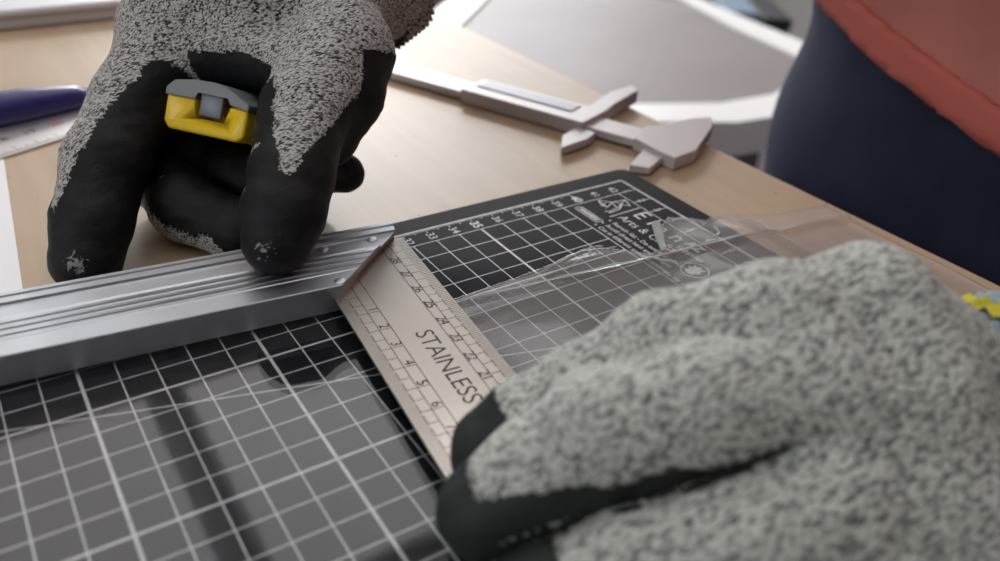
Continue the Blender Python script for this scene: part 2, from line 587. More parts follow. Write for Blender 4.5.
boxo('pane', W0, (156, WX1 - 6, 258.5, 259, WZ0 + 6, WZ1 - 6), glass, w1)
for k, (a, b) in enumerate((((-226, 326), (254.6, 256)), )):
    struct(boxo('baseboard_back', W0, (a[0], a[1], b[0], b[1], FZ, FZ + 9), M['frame'], base=(50, 255, FZ)))
struct(boxo('baseboard_right', W0, (324.6, 326, -226, 254.6, FZ, FZ + 9), M['frame'], base=(325, 10, FZ)))

# ------------------------------------------------------------------ workbench
EX = 50.35
bench = thing('workbench', 'pale wooden workbench topped with birch plywood under the black cutting mat', 'workbench', (-10, 10, FZ))
bm = bmesh.new(); box(bm, W0, -70, EX, -52, 62, TZ - 2.4, TZ); bevel(bm, .08, 2)
bm_obj('bench_top', bm, M['wood'], bench)
for x in (-64, EX - 9):
    for y in (-47, 53):
        boxo('leg', W0, (x, x + 5, y, y + 5, FZ, TZ - 2.4), M['steelleg'], bench, .3)
for dims in ((-59, EX - 9, -45.5, -43, TZ - 10, TZ - 2.41), (-59, EX - 9, 54, 56.5, TZ - 10, TZ - 2.41), (-62.5, -60, -42, 53, TZ - 10, TZ - 2.41), (EX - 8, EX - 5.5, -42, 53, TZ - 10, TZ - 2.41)):
    boxo('apron_rail', W0, dims, M['steelleg'], bench)

# ------------------------------------------------------------------ cutting mat
cm = thing('cutting_mat', 'black self-healing cutting mat printed with a white centimetre grid', 'cutting mat', (21.5, -14, TZ))
bm = bmesh.new()
prism(bm, W0, [(-1 + .0, 1), (-1, -29), (44, -29), (44.05, .6), (43.9, .92), (43.6, 1.02)][::1], TZ, 0)
bm_obj('mat_sheet', bm, M['mat'], cm)
G = Fr((0, 0, 0), (1, 0, 0), (0, 1, 0)); zp = .006
g = Flat()
for x in range(1, 43):
    yend = -27
    if 40 <= x <= 41:
        g.line(G, (x, -11), (x, yend), .042 if x % 5 else .095, zp)
    else:
        g.line(G, (x, -1), (x, yend), .042 if x % 5 else .095, zp)
for y in range(1, 28):
    x1 = 42 if (y == 1 or y > 11) else 39
    w = .042 if y % 5 else .085
    g.line(G, (1, -y), (x1, -y), w, zp + .001)
for y in range(1, 28):
    g.line(G, (42, -y), (43, -y), .04, zp)
g.build('grid_lines', M['print'], cm)
g = Flat()
g.poly(G, [(0, 0), (43, 0), (43, -28), (0, -28)], .09, zp)
for i in range(0, 401):
    L = .34 if i % 10 == 0 else (.26 if i % 5 == 0 else .16)
    if i > 0:
        g.line(G, (i / 10, 0), (i / 10, -L), .03, zp + .001)
for i in range(40, 271):
    L = .34 if i % 10 == 0 else (.26 if i % 5 == 0 else .16)
    g.line(G, (43, -i / 10), (43 - L, -i / 10), .03, zp + .001)
g.build('border_scale', M['print'], cm)
g = Flat()
# angle lines
g.line(G, (5, -1.18), (39, -10.5), .045, zp + .002)
g.line(G, (8, -1), (23, -27), .035, zp + .002)
g.build('angle_lines', M['print'], cm)
T = Fr((0, 0, 0), (0, -1, 0), (1, 0, 0))          # reading direction -y, tops to +x
g = Flat()
for x in range(20, 43):
    g.text(str(x), T, .50 if x % 5 else .54, .60, x - .0, zp + .002, bold=.002 if x % 5 else .018)
for y in range(1, 14):
    g.text(str(y), T, .48, y - .02, 42.45, zp + .002, bold=.004)
g.build('scale_numbers', M['print'], cm)
# brand panel
g = Flat(); z = zp + .003
g.text('E', T, 1.08, 3.08, 41.5, z)
g.text('l', T, 1.08, 3.78, 41.5, z)
g.text('a', T, 1.08, 4.45, 41.45, z)
g.text('n', T, 1.08, 5.25, 41.45, z)
g.text('AZ', T, .62, 6.1, 41.55, z, bold=.02)
g.text('Arts & Crafts', T, .60, 2.75, 40.65, z, align='LEFT')
g.text('Supplies', T, .44, 5.7, 41.02, z, align='LEFT')
g.build('brand_lettering', M['print'], cm)
g = Flat()
for k, (xx, lines) in enumerate(((40.02, 'Remain flat - Do not fold or roll'), (39.65, 'Avoid direct heat and sunlight'), (39.28, 'Cut in different areas to prolong'))):
    g.add([tuple(T(2.82 + .055 * math.cos(i * math.tau / 10), xx + .055 * math.sin(i * math.tau / 10), z)) for i in range(10)], [list(range(10))])
    g.text(lines, T, .31, 3.05, xx, z, bold=.003, align='LEFT')
g.text('the life of your mat', T, .31, 6.9, 39.2, z, bold=.003, align='LEFT')
g.build('care_instructions', M['print'], cm)
g = Flat()
def rr(a0, a1, b0, b1, r=.06):
    return [(a0 + r, b0), (a1 - r, b0), (a1, b0 + r), (a1, b1 - r), (a1 - r, b1), (a0 + r, b1), (a0, b1 - r), (a0, b0 + r)]
g.poly(T, rr(1.22, 2.72, 39.42, 39.78), .03, z)
g.poly(T, rr(1.3, 2.64, 39.48, 39.72), .022, z)
g.text('WARNING', T, .24, 1.97, 39.6, z, bold=.012)
g.build('warning_box', M['print'], cm)
g = Flat()
def cpx(pts):
    return [tuple(at(575 + x / 14.03, 185 + y / 14.03, 0)[:2]) for x, y in pts]
a = cpx([(325, 215), (515, 245), (705, 210), (775, 295), (665, 275), (620, 345), (480, 395), (490, 370), (405, 375), (455, 315), (380, 295)])
g.poly(G, a, .05, z)
for p in ([(515, 245), (405, 375)], [(515, 245), (590, 325)], [(590, 325), (490, 370)], [(455, 315), (325, 215)], [(590, 325), (665, 275)], [(705, 210), (620, 290)], [(380, 295), (430, 250)], [(665, 275), (560, 240)]):
    q = cpx(p); g.line(G, q[0], q[1], .045, z)
g.line(G, (40.25, -2.55), (41.9, -2.5), .05, z)
g.build('line_emblem', M['print'], cm)
g = Flat()
cx, cy, R0 = 40.28, -7.42, .52
g.poly(G, [(cx + R0 * math.cos(i * math.tau / 36), cy + R0 * math.sin(i * math.tau / 36)) for i in range(36)], .045, z)
pg = [(-.38, .05), (-.28, .28), (-.1, .2), (0, .36), (.1, .2), (.3, .3), (.24, .1), (.4, .0), (.22, -.08), (.3, -.28), (.08, -.2), (-.05, -.34), (-.16, -.18), (-.32, -.22)]
g.add([tuple(G(cx + x, cy + y, z)) for x, y in pg] + [tuple(G(cx, cy, z))], [[i, (i + 1) % len(pg), len(pg)] for i in range(len(pg))])
g.build('round_emblem', M['print'], cm)

# ------------------------------------------------------------------ try square
P0 = at(337, 302, .74)
Q = Fr((P0[0], P0[1], 0), (.9949, -.1010, 0), (.1010, .9949, 0))
SH = .22                          # top of the acrylic sheet
acr = boxo('acrylic_sheet', Q, (-24, 1.9, -24, 2.6, .012, SH), M['acrylic'], base=(20, -14, 0))
tag(acr, 'clear glossy acrylic sheet lying on the mat beneath the metal square', 'plastic sheet')

sq = thing('try_square', 'metal try square with a ribbed aluminium handle and etched steel blade', 'try square', (P0[0], P0[1], SH))
BW = 3.48
bm = bmesh.new(); box(bm, Q, 0, BW, -26.0, 3.2, .64, .74)
bm_obj('blade', bm, M['steel'], sq)
g = Flat(); ze = .7425
for i in range(0, 260):
    t = -i / 10 + .0
    L = .36
    g.line(Q, (.02, t), (L, t), .022, ze)
    if i % 10 == 0 and i > 0:
        g.line(Q, (.36, t), (1.04, t), .024, ze)
    elif i % 5 == 0:
        g.line(Q, (.36, t), (.66, t), .022, ze)
# outer scale counts from the outer corner (30 cm blade)
for i in range(0, 300):
    t = 3.05 - .10 * i + .70 - .0
    if t > 3.1 or t < -25.9:
        continue
    g.line(Q, (BW - .02, t), (BW - .36, t), .022, ze)
    if i % 10 == 0:
        g.line(Q, (BW - .36, t), (BW - .98, t), .024, ze)
    elif i % 5 == 0:
        g.line(Q, (BW - .36, t), (BW - .66, t), .022, ze)
for a in (.68, 1.06, BW - .68, BW - 1.0):
    g.line(Q, (a, -25.9), (a, 3.1), .024, ze)
for a in (.36, BW - .36):
    i = 0
    t = -.1
    while t > -25.5:
        g.line(Q, (a, t - .05), (a, t - .42), .024, ze); t -= .5
g.build('etched_scale', M['engrave'], sq)
QT = Fr(Q.o, -Q.v, Q.u)
g = Flat()
for k in range(1, 26):
    g.text(str(k), QT, .47, k - .16, .88, ze + .0005, bold=.007 if k % 5 == 0 else .0)
for k in range(27, 4, -1):
    t = 3.75 - (30 - k) * 1.0
    g.text(str(k), QT, .47, -(t + .0) - .0, BW - .83, ze + .0005, bold=.007 if k % 5 == 0 else .0)
g.text('28', QT, .47, -1.75, BW - .83, ze + .0005)
g.text('STAINLESS', QT, .82, 4.36, 1.84, ze + .0005, spacing=.96, bold=-.003)
g.build('etched_lettering', M['engrave'], sq)

# handle: ribbed profile (t, z), mitred end
top = 1.17
prof = [(.27, SH), (.27, top - .03), (.30, top), (1.02, top), (1.06, top - .03), (1.10, top)]
for r0 in (1.28, 1.60, 1.92):
    prof += [(r0, top - .01), (r0 + .02, top + .025), (r0 + .19, top), (r0 + .22, top - .012)]
prof += [(2.24, top + .01), (2.28, top - .10), (3.12, top - .10), (3.16, top - .02), (3.44, top - .02), (3.47, top - .07), (3.52, top - .07), (3.55, top), (3.72, top), (3.76, top - .03), (3.76, SH)]
bm = bmesh.new()
lf, rt = [], []
for t, z in prof:
    e = min(max(t + .02, .15), 3.24)
    lf.append(bm.verts.new(Q(-26, t, z))); rt.append(bm.verts.new(Q(e + (top - z) * .12, t, z)))
n = len(prof)
for i in range(n):
    j = (i + 1) % n
    bm.faces.new([lf[i], lf[j], rt[j], rt[i]])
bm.faces.new(lf[::-1]); bm.faces.new(rt)
bm_obj('handle', bm, M['alu'], sq)
for px, py in ((323, 247), (372, 237), (340, 281)):
    c = at(px, py, top)
    bm = bmesh.new()
    bmesh.ops.create_uvsphere(bm, u_segments=18, v_segments=8, radius=.19)
    for v in bm.verts:
        v.co = Vector((c[0] + v.co.x, c[1] + v.co.y, (top - .1 if py != 281 else top) + v.co.z * .25))
    bm_obj('rivet', bm, M['alu'], sq, smooth=True)

# ------------------------------------------------------------------ clear film on the mat
def film_top(x):
    xs = [30.0, 31.3, 34, 35.5, 36.6, 37.3, 38.0, 38.9, 39.5, 40.4, 41.2, 42.0, 42.6, 43.2, 44.2, 45.3, 46.5, 49.5]
    ys = [-5.15, -5.05, -4.98, -4.85, -4.5, -4.4, -4.55, -5.2, -5.9, -5.7, -4.5, -4.05, -4.3, -5.0, -4.9, -5.15, -5.7, -6.1]
    return np.interp(x, xs, ys)
NX, NY = 190, 90
vs = []; fs = []
for i in range(NX):
    x = 30.0 + 19.4 * i / (NX - 1)
    yt = float(film_top(x))
    for j in range(NY):
        v = (j / (NY - 1)) ** 1.3
        y = yt + (-15.5 - yt) * v
        p = np.array([[x, y, 0]])
        e = math.exp(-(yt - y) * 1.1)
        k = .05 * abs(float(wob(p * [.35, 2.2, 1], 1.6, 3)[0])) * (.25 + e)
        right = 1 / (1 + math.exp(-(x - 41.8) * 1.6))
        k += right * (.06 + .14 * (.5 + .5 * float(wob(p, 2.2, 5)[0])))
        fold = -5.35 - (x - 31.3) * .105
        k += .16 * math.exp(-((y - fold) / .11) ** 2)
        k += .07 * math.exp(-((y - yt) / .08) ** 2)
        z = (.035 if x < 44.3 else .035 - .24 * min(1, (x - 44.3) / 1.2)) + max(k, 0)
        vs.append((x, y, z))
for i in range(NX - 1):
    for j in range(NY - 1):
        a = i * NY + j; fs.append((a, a + 1, a + NY + 1, a + NY))
film = mesh_obj('plastic_film', vs, fs, M['film'], smooth=True, base=(39, -9, 0))
tag(film, 'crinkled clear plastic film lying across the mat from blade to bench', 'plastic film')
md = film.modifiers.new('thickness', 'SOLIDIFY'); md.thickness = .00008; md.offset = 1

def strand(pts, r, name='crease'):
    bm = bmesh.new(); P_ = []
    for i in range(len(pts) - 1):
        for k in range(8):
            f = k / 8; a = np.array(pts[i]); b = np.array(pts[i + 1]); P_.append(a + (b - a) * f)
    P_.append(np.array(pts[-1])); P_ = np.array(P_, float)
    w = wob(P_, 5, len(pts)); P_[:, 1] += w * .03; P_[:, 2] += .03 * np.abs(w)
    tube(bm, [tuple(p) for p in P_], [r * (.45 + .8 * abs(math.sin(i * .9))) for i in range(len(P_))], 6)
    bm_obj(name, bm, M['crease'], film, smooth=True)
strand([(31.4, -5.35, .2), (35.5, -5.72, .22), (39.7, -6.25, .22), (43.4, -6.5, .18), (45.4, -6.7, .05)], .035)
strand([(31.4, -5.12, .12), (35.0, -5.0, .12), (37.3, -4.45, .16), (38.2, -4.6, .16)], .03)
strand([(33.8, -5.4, .2), (36.0, -5.3, .2), (37.6, -4.7, .2), (38.6, -4.9, .2)], .022)
strand([(38.9, -5.9, .2), (39.3, -6.3, .22), (39.8, -6.9, .2)], .05)
strand([(41.0, -4.6, .12), (42.0, -4.05, .14), (42.7, -4.5, .16), (43.1, -5.1, .16)], .022)
strand([(42.9, -5.1, .15), (43.9, -5.0, .18), (44.4, -5.1, .12)], .035)
strand([(43.3, -5.4, .15), (43.1, -5.9, .15), (42.8, -6.1, .12)], .05)
strand([(45.2, -5.3, .02), (45.5, -5.9, .03), (45.3, -6.8, .02), (45.5, -7.6, .0)], .025)

# cloudy offcut standing on the lettering
oc = [at(651, 222, .5), at(656, 220.5, .62), at(660, 225, .5), at(663, 245, .12), at(664.5, 250, .04), at(661, 250, .04), at(656, 240, .15)]
bm = bmesh.new()
up = Vector((.15, -.2, .06))
lo = [bm.verts.new(Vector(p)) for p in oc]; hi = [bm.verts.new(Vector(p) + up * .35) for p in oc]
bm.faces.new(lo[::-1]); bm.faces.new(hi)
for i in range(len(oc)):
    j = (i + 1) % len(oc); bm.faces.new([lo[i], lo[j], hi[j], hi[i]])
o = bm_obj('plastic_offcut', bm, M['offcut'])
tag(o, 'small cloudy grey sliver of plastic on the mat lettering', 'offcut')

# ------------------------------------------------------------------ caliper
K = Fr((48.6, 3.3, TZ), Vector((41.6, 19.9, 0)) - Vector((48.6, 3.3, 0)))    # u runs along the beam towards the far end
# K.v points away from the mat side? w x u
side = 1 if K.v.dot(Vector((1, 0, 0))) > 0 else -1                           # +b = away (towards the bench edge)
ca = thing('caliper', 'pale grey vernier caliper lying open along the bench edge', 'caliper', (46, 9, TZ))
def kpoly(pts, c0, c1, name, mat, parent=ca, bev=.04):
    bm = bmesh.new(); prism(bm, K, [(a, b * side) for a, b in pts], c0, c1)
    bevel(bm, bev, 1)
    return bm_obj(name, bm, mat, parent)
kpoly([(.2, -2.2), (24, -2.2), (24, -.5), (.2, -.5)], .15, .55, 'beam', M['chalk'])
kpoly([(.6, -2.3), (-.85, -2.9), (-2.0, -3.3), (-2.4, -1.7), (-1.8, 1.9), (-1.2, 3.2), (-.5, 2.3), (.4, .1), (.9, -.4)], .05, .68, 'fixed_jaw', M['chalk'])
kpoly([(-.1, -2.45), (-.5, -4.9), (-1.4, -4.6), (-1.3, -2.95)], .1, .45, 'inside_jaw', M['chalk'])
kpoly([(3.4, -2.45), (11.0, -2.45), (11.0, -.2), (4.3, -.15), (4.6, 2.8), (4.2, 4.7), (3.5, 4.1), (3.5, 1.2), (3.3, -.2)], .06, .8, 'sliding_jaw', M['chalk'])
kpoly([(4.6, -1.5), (10.6, -1.5), (10.6, -.45), (4.6, -.45)], .8, .86, 'vernier_plate', M['screen'])
kpoly([(2.6, -2.45), (2.5, -3.5), (2.9, -5.4), (3.7, -3.9), (3.7, -2.45)], .1, .5, 'inside_jaw', M['chalk'])

# ------------------------------------------------------------------ ruler, pen, paper, box on the left
e = Vector((.972, .236, 0))
rA = at(0, 158, TZ + .1); rf = Fr((rA[0], rA[1], TZ), at(70, 136, TZ) - at(0, 158, TZ))
rl = thing('steel_ruler', 'flat steel ruler lying behind the glove next to the blue pen', 'ruler', tuple(rf(-6, 1.3, 0)))
wR = 4.0
boxo('ruler_blade', rf, (-14, 12, 0, wR, 0.003, .11), M['ruler'], rl)
g = Flat()
for i in range(-130, 110):
    g.line(rf, (i / 10, .05), (i / 10, .8 if i % 10 == 0 else (.55 if i % 5 == 0 else .35)), .03, .114)
g.build('etched_marks', M['engrave'], rl)
g = Flat(); g2 = Flat()
for k in range(5, 30):
    a = (k - 18) * 1.35 + 1.1
    if a < -13.5 or a > 11.5:
        continue
    (g2 if k % 10 == 0 else g).text(str(k), rf, .65, a, 1.8, .115, bold=.0)
for o_ in (g.build('etched_numbers', M['engrave'], rl), g2.build('red_numbers', M['redprint'], rl)):
    o_['kind'] = 'stuff'

pa = at(-60, 120, TZ + .75); pb = at(97, 94, TZ + .5)
pa = Vector(pa); pb = Vector(pb); d = (pb - pa)
pn = thing('ballpoint_pen', 'dark blue ballpoint pen lying beside the steel ruler', 'pen', tuple(pa + d * .4))
bm = bmesh.new(); tube(bm, [pa + d * t for t in (-.6, -.55, 0, .5, .85, .93)], [.6, .82, .86, .84, .6, .40], 24)
bm_obj('barrel', bm, M['pen'], pn, smooth=True)
bm = bmesh.new(); tube(bm, [pa + d * t for t in (.93, 1.0, 1.06)], [.38, .22, .06], 16)
bm_obj('point', bm, M['pentip'], pn, smooth=True)
bm = bmesh.new(); tube(bm, [pa + d * t + Vector((0, 0, .9)) for t in (-.55, -.3, .1)], [.12, .14, .1], 8)
bm_obj('clip', bm, M['pen'], pn, smooth=True)

pp = [at(0, 160, TZ), at(4, 160, TZ), at(23, 290, TZ), (18.3, 1, TZ), (6, 3, TZ), (7, 15.5, TZ)]
bm = bmesh.new(); prism(bm, W0, [(float(p[0]), float(p[1])) for p in pp], TZ + .002, TZ + .03)
o = bm_obj('paper_sheet', bm, M['paper'])
tag(o, 'white paper sheet on the bench at the far left edge', 'paper')

bw0 = at(0, 31, TZ); bw1 = at(118, 19, TZ)
bf = Fr((bw0[0], bw0[1], TZ), Vector(bw1) - Vector(bw0))
wb = thing('storage_box', 'flat white plastic box lying at the back of the bench', 'box', tuple(bf(-3, 6, 0)))
boxo('box_body', bf, (-22, 9.0, 0.0, 20, 0.003, .8), M['white'], wb, .2, 3)
boxo('lid', bf, (-22.3, 9.3, -.3, 20.3, .81, 1.3), M['white'], wb, .2, 3)

# ------------------------------------------------------------------ side table and crates far behind
sz = -16
def tp(x, y):
    q = at(x, y, sz); return (float(q[0]), float(q[1]))
poly = [tp(560, 108), tp(640, 108), tp(720, 107), tp(772, 98), tp(800, 82), tp(800, 62), tp(775, 50), tp(735, 32), tp(680, 2), (122, 84), (96, 92), (74, 70)]
st = thing('side_table', 'low grey side table with a white rim behind the workbench', 'table', (95, 60, FZ))
bm = bmesh.new(); prism(bm, W0, poly, sz - .6, sz)
bm_obj('table_top', bm, M['greytop'], st)
cx_ = sum(p[0] for p in poly) / len(poly); cy_ = sum(p[1] for p in poly) / len(poly)
bm = bmesh.new()
n = len(poly)
outer = [(cx_ + (x - cx_) * 1.0 + 6.0 * (x - cx_) / math.hypot(x - cx_, y - cy_), cy_ + 6.0 * (y - cy_) / math.hypot(x - cx_, y - cy_) + (y - cy_)) for x, y in poly]
rings = []
for pl, z in ((poly, sz + .5), (outer, sz + .5), (outer, sz - 3.5), (poly, sz - 3.5)):
    rings.append([bm.verts.new((x, y, z)) for x, y in pl])
for a in range(4):
    r0, r1 = rings[a], rings[(a + 1) % 4]
    for i in range(n):
        j = (i + 1) % n; bm.faces.new([r0[i], r0[j], r1[j], r1[i]])
bm_obj('rim', bm, M['whiteedge'], st)
for x, y in ((88, 45), (102, 42), (84, 70), (112, 74)):
    boxo('leg', W0, (x - 2, x + 2, y - 2, y + 2, FZ, sz - .6), M['steelleg'], st, .2)


def crate(px, d, w, mat, label, hgt):
    c = atd(px, 14, d)
    f = Fr((c[0], c[1], FZ), (.8, -.55, 0))
    t = thing('storage_crate', label, 'crate', (float(c[0]), float(c[1]), FZ))
    bm = bmesh.new()
    box(bm, f, -w, w, 0, 22, 0, hgt)
    bm_obj('crate_body', bm, mat, t)
    boxo('lid', f, (-w - .5, w + .5, -.5, 22.5, hgt + .01, hgt + 2.5), mat, t, .3)


crate(707, 176, 2.4, M['red'], 'slim red crate at the back beside the black one', 60)
crate(742, 176, 3.0, M['blue'], 'blue-grey crate at the back between red and black crates', 62)
crate(779, 176, 2.6, M['black'], 'narrow black crate at the back nearest the worker', 61)

# ------------------------------------------------------------------ tape measure
tc = atd(227, 115, 30.4)
# frame: w towards the top (grey cover), v towards the camera (mouth), u to the right
fw = Vector(ROT.T @ np.array([.02, -.13, 1])).normalized()       # roughly towards the camera
upv = Vector(ROT.T @ np.array([.20, .97, 0])); upv = (upv - fw * upv.dot(fw)).normalized()
rgt = upv.cross(fw).normalized()
fw2 = (fw - rgt * .22).normalized(); rgt2 = upv.cross(fw2).normalized()
TM = Fr(tc, rgt2, fw2, upv)
TM.u *= 1.10; TM.v *= 1.05; TM.w *= .98
tm = thing('tape_measure', 'small yellow tape measure with a grey cover gripped in the glove', 'tape measure', tuple(TM(0, -.6, -.85)))
def rbox(dims, bev_, seg, name, mat, parent=tm, smooth=True):
    bm = bmesh.new(); box(bm, TM, *dims); bevel(bm, bev_, seg)
    o = bm_obj(name, bm, mat, parent, smooth=smooth)
    return o
bm = bmesh.new()
# yellow shell with a mouth: U shaped prism seen from the front
pr_ = [(-1.45, .35), (-1.45, -.62), (-1.25, -.88), (1.15, -.88), (1.38, -.66), (1.38, .30), (.72, .30), (.72, -.42), (-.42, -.42), (-.42, .35)]
ft = [bm.verts.new(TM(a, 1.3, c)) for a, c in pr_]; bk = [bm.verts.new(TM(a, .3, c)) for a, c in pr_]
bm.faces.new(ft); bm.faces.new(bk[::-1])
for i in range(len(pr_)):
    j = (i + 1) % len(pr_); bm.faces.new([ft[i], ft[j], bk[j], bk[i]])
bevel(bm, .10, 3)
bm_obj('mouth_shell', bm, M['yellow'], tm, smooth=True)
rbox((-1.45, 1.38, -1.9, .38, -.88, .34), .2, 3, 'case', M['yellow'])
rbox((-.42, .72, .36, .62, -.42, .3), .02, 1, 'mouth_back', M['yellow2'])
# grey cover following a domed outline
dome = [(-1.5, .28), (-1.5, .55), (-1.25, .85), (-.6, .98), (.15, 1.02), (.62, .92), (.95, .66), (1.42, .50), (1.42, .22), (.74, .34), (.72, .62), (-.40, .62), (-.42, .30)]
bm = bmesh.new()
ft = [bm.verts.new(TM(a, 1.36, c)) for a, c in dome]; bk = [bm.verts.new(TM(a, -1.9, c)) for a, c in dome]
bm.faces.new(ft); bm.faces.new(bk[::-1])
for i in range(len(dome)):
    j = (i + 1) % len(dome); bm.faces.new([ft[i], ft[j], bk[j], bk[i]])
bevel(bm, .06, 2)
bm_obj('cover', bm, M['greyplastic'], tm, smooth=False)
rbox((-.28, .50, 1.12, 1.30, -.22, .58), .05, 2, 'hook', M['hook'])

# ------------------------------------------------------------------ the worker
wk = thing('person', 'worker in navy workwear and coral red shirt, both gloved hands working on the square', 'person', (74, -8, FZ))


WKO = np.array((74, -8, -90.0))
stained(M['latex'], [(tuple((atd(264, 247, 25.9) - WKO) * S), .008), (tuple((atd(77, 264, 27.5) - WKO) * S), .008)])


def V(p):
    return np.array(p, float)


def box_sd(p, fr, a0, a1, b0, b1, c0, c1):
    q = p - np.array(fr.o)
    l = np.stack([q @ np.array(fr.u), q @ np.array(fr.v), q @ np.array(fr.w)], 1)
    c = np.array([(a0 + a1) / 2, (b0 + b1) / 2, (c0 + c1) / 2]); h = np.array([(a1 - a0) / 2, (b1 - b0) / 2, (c1 - c0) / 2])
    e = np.abs(l - c) - h
    return np.linalg.norm(np.maximum(e, 0), axis=1) + np.minimum(e.max(1), 0)


def rest(p, d, up=.0):
    """press a soft solid against the things it rests on"""
    d = np.maximum(d, .075 - box_sd(p, W0, -80, EX, -60, 70, -20, TZ))
    d = np.maximum(d, .075 - box_sd(p, W0, -2, 44, -30, 1, -20, .0 + up))
    d = np.maximum(d, .075 - box_sd(p, Q, -30, 3.3, .2, 3.8, -9, top + .02))
    d = np.maximum(d, .075 - box_sd(p, Q, -.05, BW + .05, -27, 3.3, -9, .745))
    d = np.maximum(d, .075 - box_sd(p, Q, -24, 1.9, -24, 2.6, -9, SH))
    return d


# far (right) hand, joints as (pixel x, pixel y, depth) -> points in cm
def J(*l):
    return [(atd(x, y, d), r) for x, y, d, r in l]


f_index = J((86, 262, 28.5, 1.12), (92, 222, 28.8, 1.27), (106, 162, 29.6, 1.42), (136, 100, 30.8, 1.5), (172, 42, 32.0, 1.7))
f_thumb = J((277, 241, 26.8, 1.08), (284, 212, 27.1, 1.30), (291, 178, 27.6, 1.34), (305, 112, 29.2, 1.5), (340, 50, 31.4, 2.0))
f_mid = J((290, 222, 31.4, .95), (240, 232, 30.4, 1.1), (184, 208, 31.0, 1.2), (165, 178, 32.6, 1.3), (190, 90, 34.6, 1.6), (200, 40, 34.4, 1.7))
f_ring = J((300, 190, 32.4, 1.0), (262, 185, 32.4, 1.1), (205, 165, 33.2, 1.25), (215, 90, 35.2, 1.5), (240, 40, 35.0, 1.7))
f_pink = J((345, 173, 32.8, .72), (312, 168, 33.6, .95), (262, 150, 34.6, 1.1), (270, 80, 35.6, 1.4), (290, 30, 35.4, 1.7))
palmA = [J((172, 30, 32, 1.9), (250, 8, 31.9, 2.05), (325, 0, 32.5, 2.2), (368, -20, 34.6, 2.3)),
         J((205, 30, 34.6, 1.9), (300, 20, 34.6, 2.2), (365, -10, 35.6, 2.2)),
         J((180, 62, 31.6, 1.15), (240, 50, 31.0, 1.0), (300, 70, 30.5, 1.2)),
         J((352, 55, 31.2, 1.3), (350, 95, 30.8, 1.1), (328, 138, 30.2, .95)),
         J((280, 60, 35, 1.8), (330, 60, 34.4, 1.8)),
         J((368, -20, 34.6, 2.3), (385, -50, 36.0, 2.2))]


def handA(p):
    pal = None
    for ch in palmA:
        d = chain_d(p, ch, .5); pal = d if pal is None else smin(pal, d, .7)
    T_ = None
    for ch, k in ((f_index, .7), (f_thumb, .6), (f_mid, .6), (f_ring, .6), (f_pink, .6)):
        d = smin(pal, chain_d(p, ch, .3), k)
        T_ = d if T_ is None else smin(T_, d, .10)
    # gentle cloth wrinkles
    w = wob(p, 2.6, 11) * .028 + wob(p * [1, 1, 2.2], 5.0, 12) * .014
    return rest(p, T_ + w)


allp = np.array([q[0] for ch in [f_index, f_thumb, f_mid, f_ring, f_pink] + palmA for q in ch])
ptsA, qA = solid(handA, allp.min(0) - 3.4, allp.max(0) + 3.4, .10)
nA = grad(handA, ptsA, .08)
glA = mesh_obj('glove', ptsA, qA, M['knit'], wk, smooth=True)
glA['label'] = 'grey heather knit glove pressing the square handle'


# knit shows where these dabs lie on the back of the hand; the rest of finger and palm side is coated
def dab(p, l):
    ch = [(atd(x, y, d), r) for x, y, d, r in l]
    return chain_d(p, ch, .01)


def knitA(p, nrm):
    b = dab(p, [(110, -30, 30.2, 2.6), (200, -75, 29.6, 4.35), (320, -75, 30.0, 4.9), (420, -90, 32, 5.2)])
    b = np.minimum(b, dab(p, [(262, 10, 30.0, 1.6), (312, 30, 29.4, 1.9), (320, 68, 29.0, 1.5), (304, 112, 28.0, 1.05), (292, 150, 26.9, .62), (289, 168, 26.4, .34)]))
    b = np.minimum(b, dab(p, [(96, 40, 31.2, 1.7), (86, 78, 31.2, 1.35), (72, 115, 30.6, 1.0), (54, 165, 29.6, .8), (46, 205, 29.0, .45)]))
    lft = np.array(ROT.T @ np.array([-1, .05, -.15])); lft /= np.linalg.norm(lft)
    e = np.maximum(((.30 - (p[:, 2] - 2.4) * .25) - nrm @ lft) * 1.4, (chain_d(p, f_index, .3) - .5) * 3)
    b = np.minimum(b, np.maximum(e, (2.2 - p[:, 2]) * .8))
    dl = np.array(ROT.T @ np.array([-.75, -.62, 0]))
    b = np.minimum(b, np.maximum((.60 - nrm @ dl) * 2, (chain_d(p, f_mid[2:], .3) - .3) * 3))
    b = np.minimum(b, np.maximum((.55 - nrm @ dl) * 2, (chain_d(p, f_mid[1:3], .3) - .3) * 3))
    # anything facing well away from the coated palm side is plain knit
    back = nrm @ Vector((-.35, .62, .70)).normalized()
    b = np.minimum(b, (.82 - back) * 2.5)
    return b


cen = ptsA[qA].mean(1)
kv = knitA(cen, nA[qA[:, 0]]) + wob(cen, 9, 21) * .035 + wob(cen, 26, 22) * .03
pv, qv = keep_faces(ptsA + nA * .035, qA, kv > 0)
coatA = mesh_obj('coating', pv, qv, M['latex'], glA, smooth=True)
coatA['label'] = 'black coated palm and fingers of the glove'
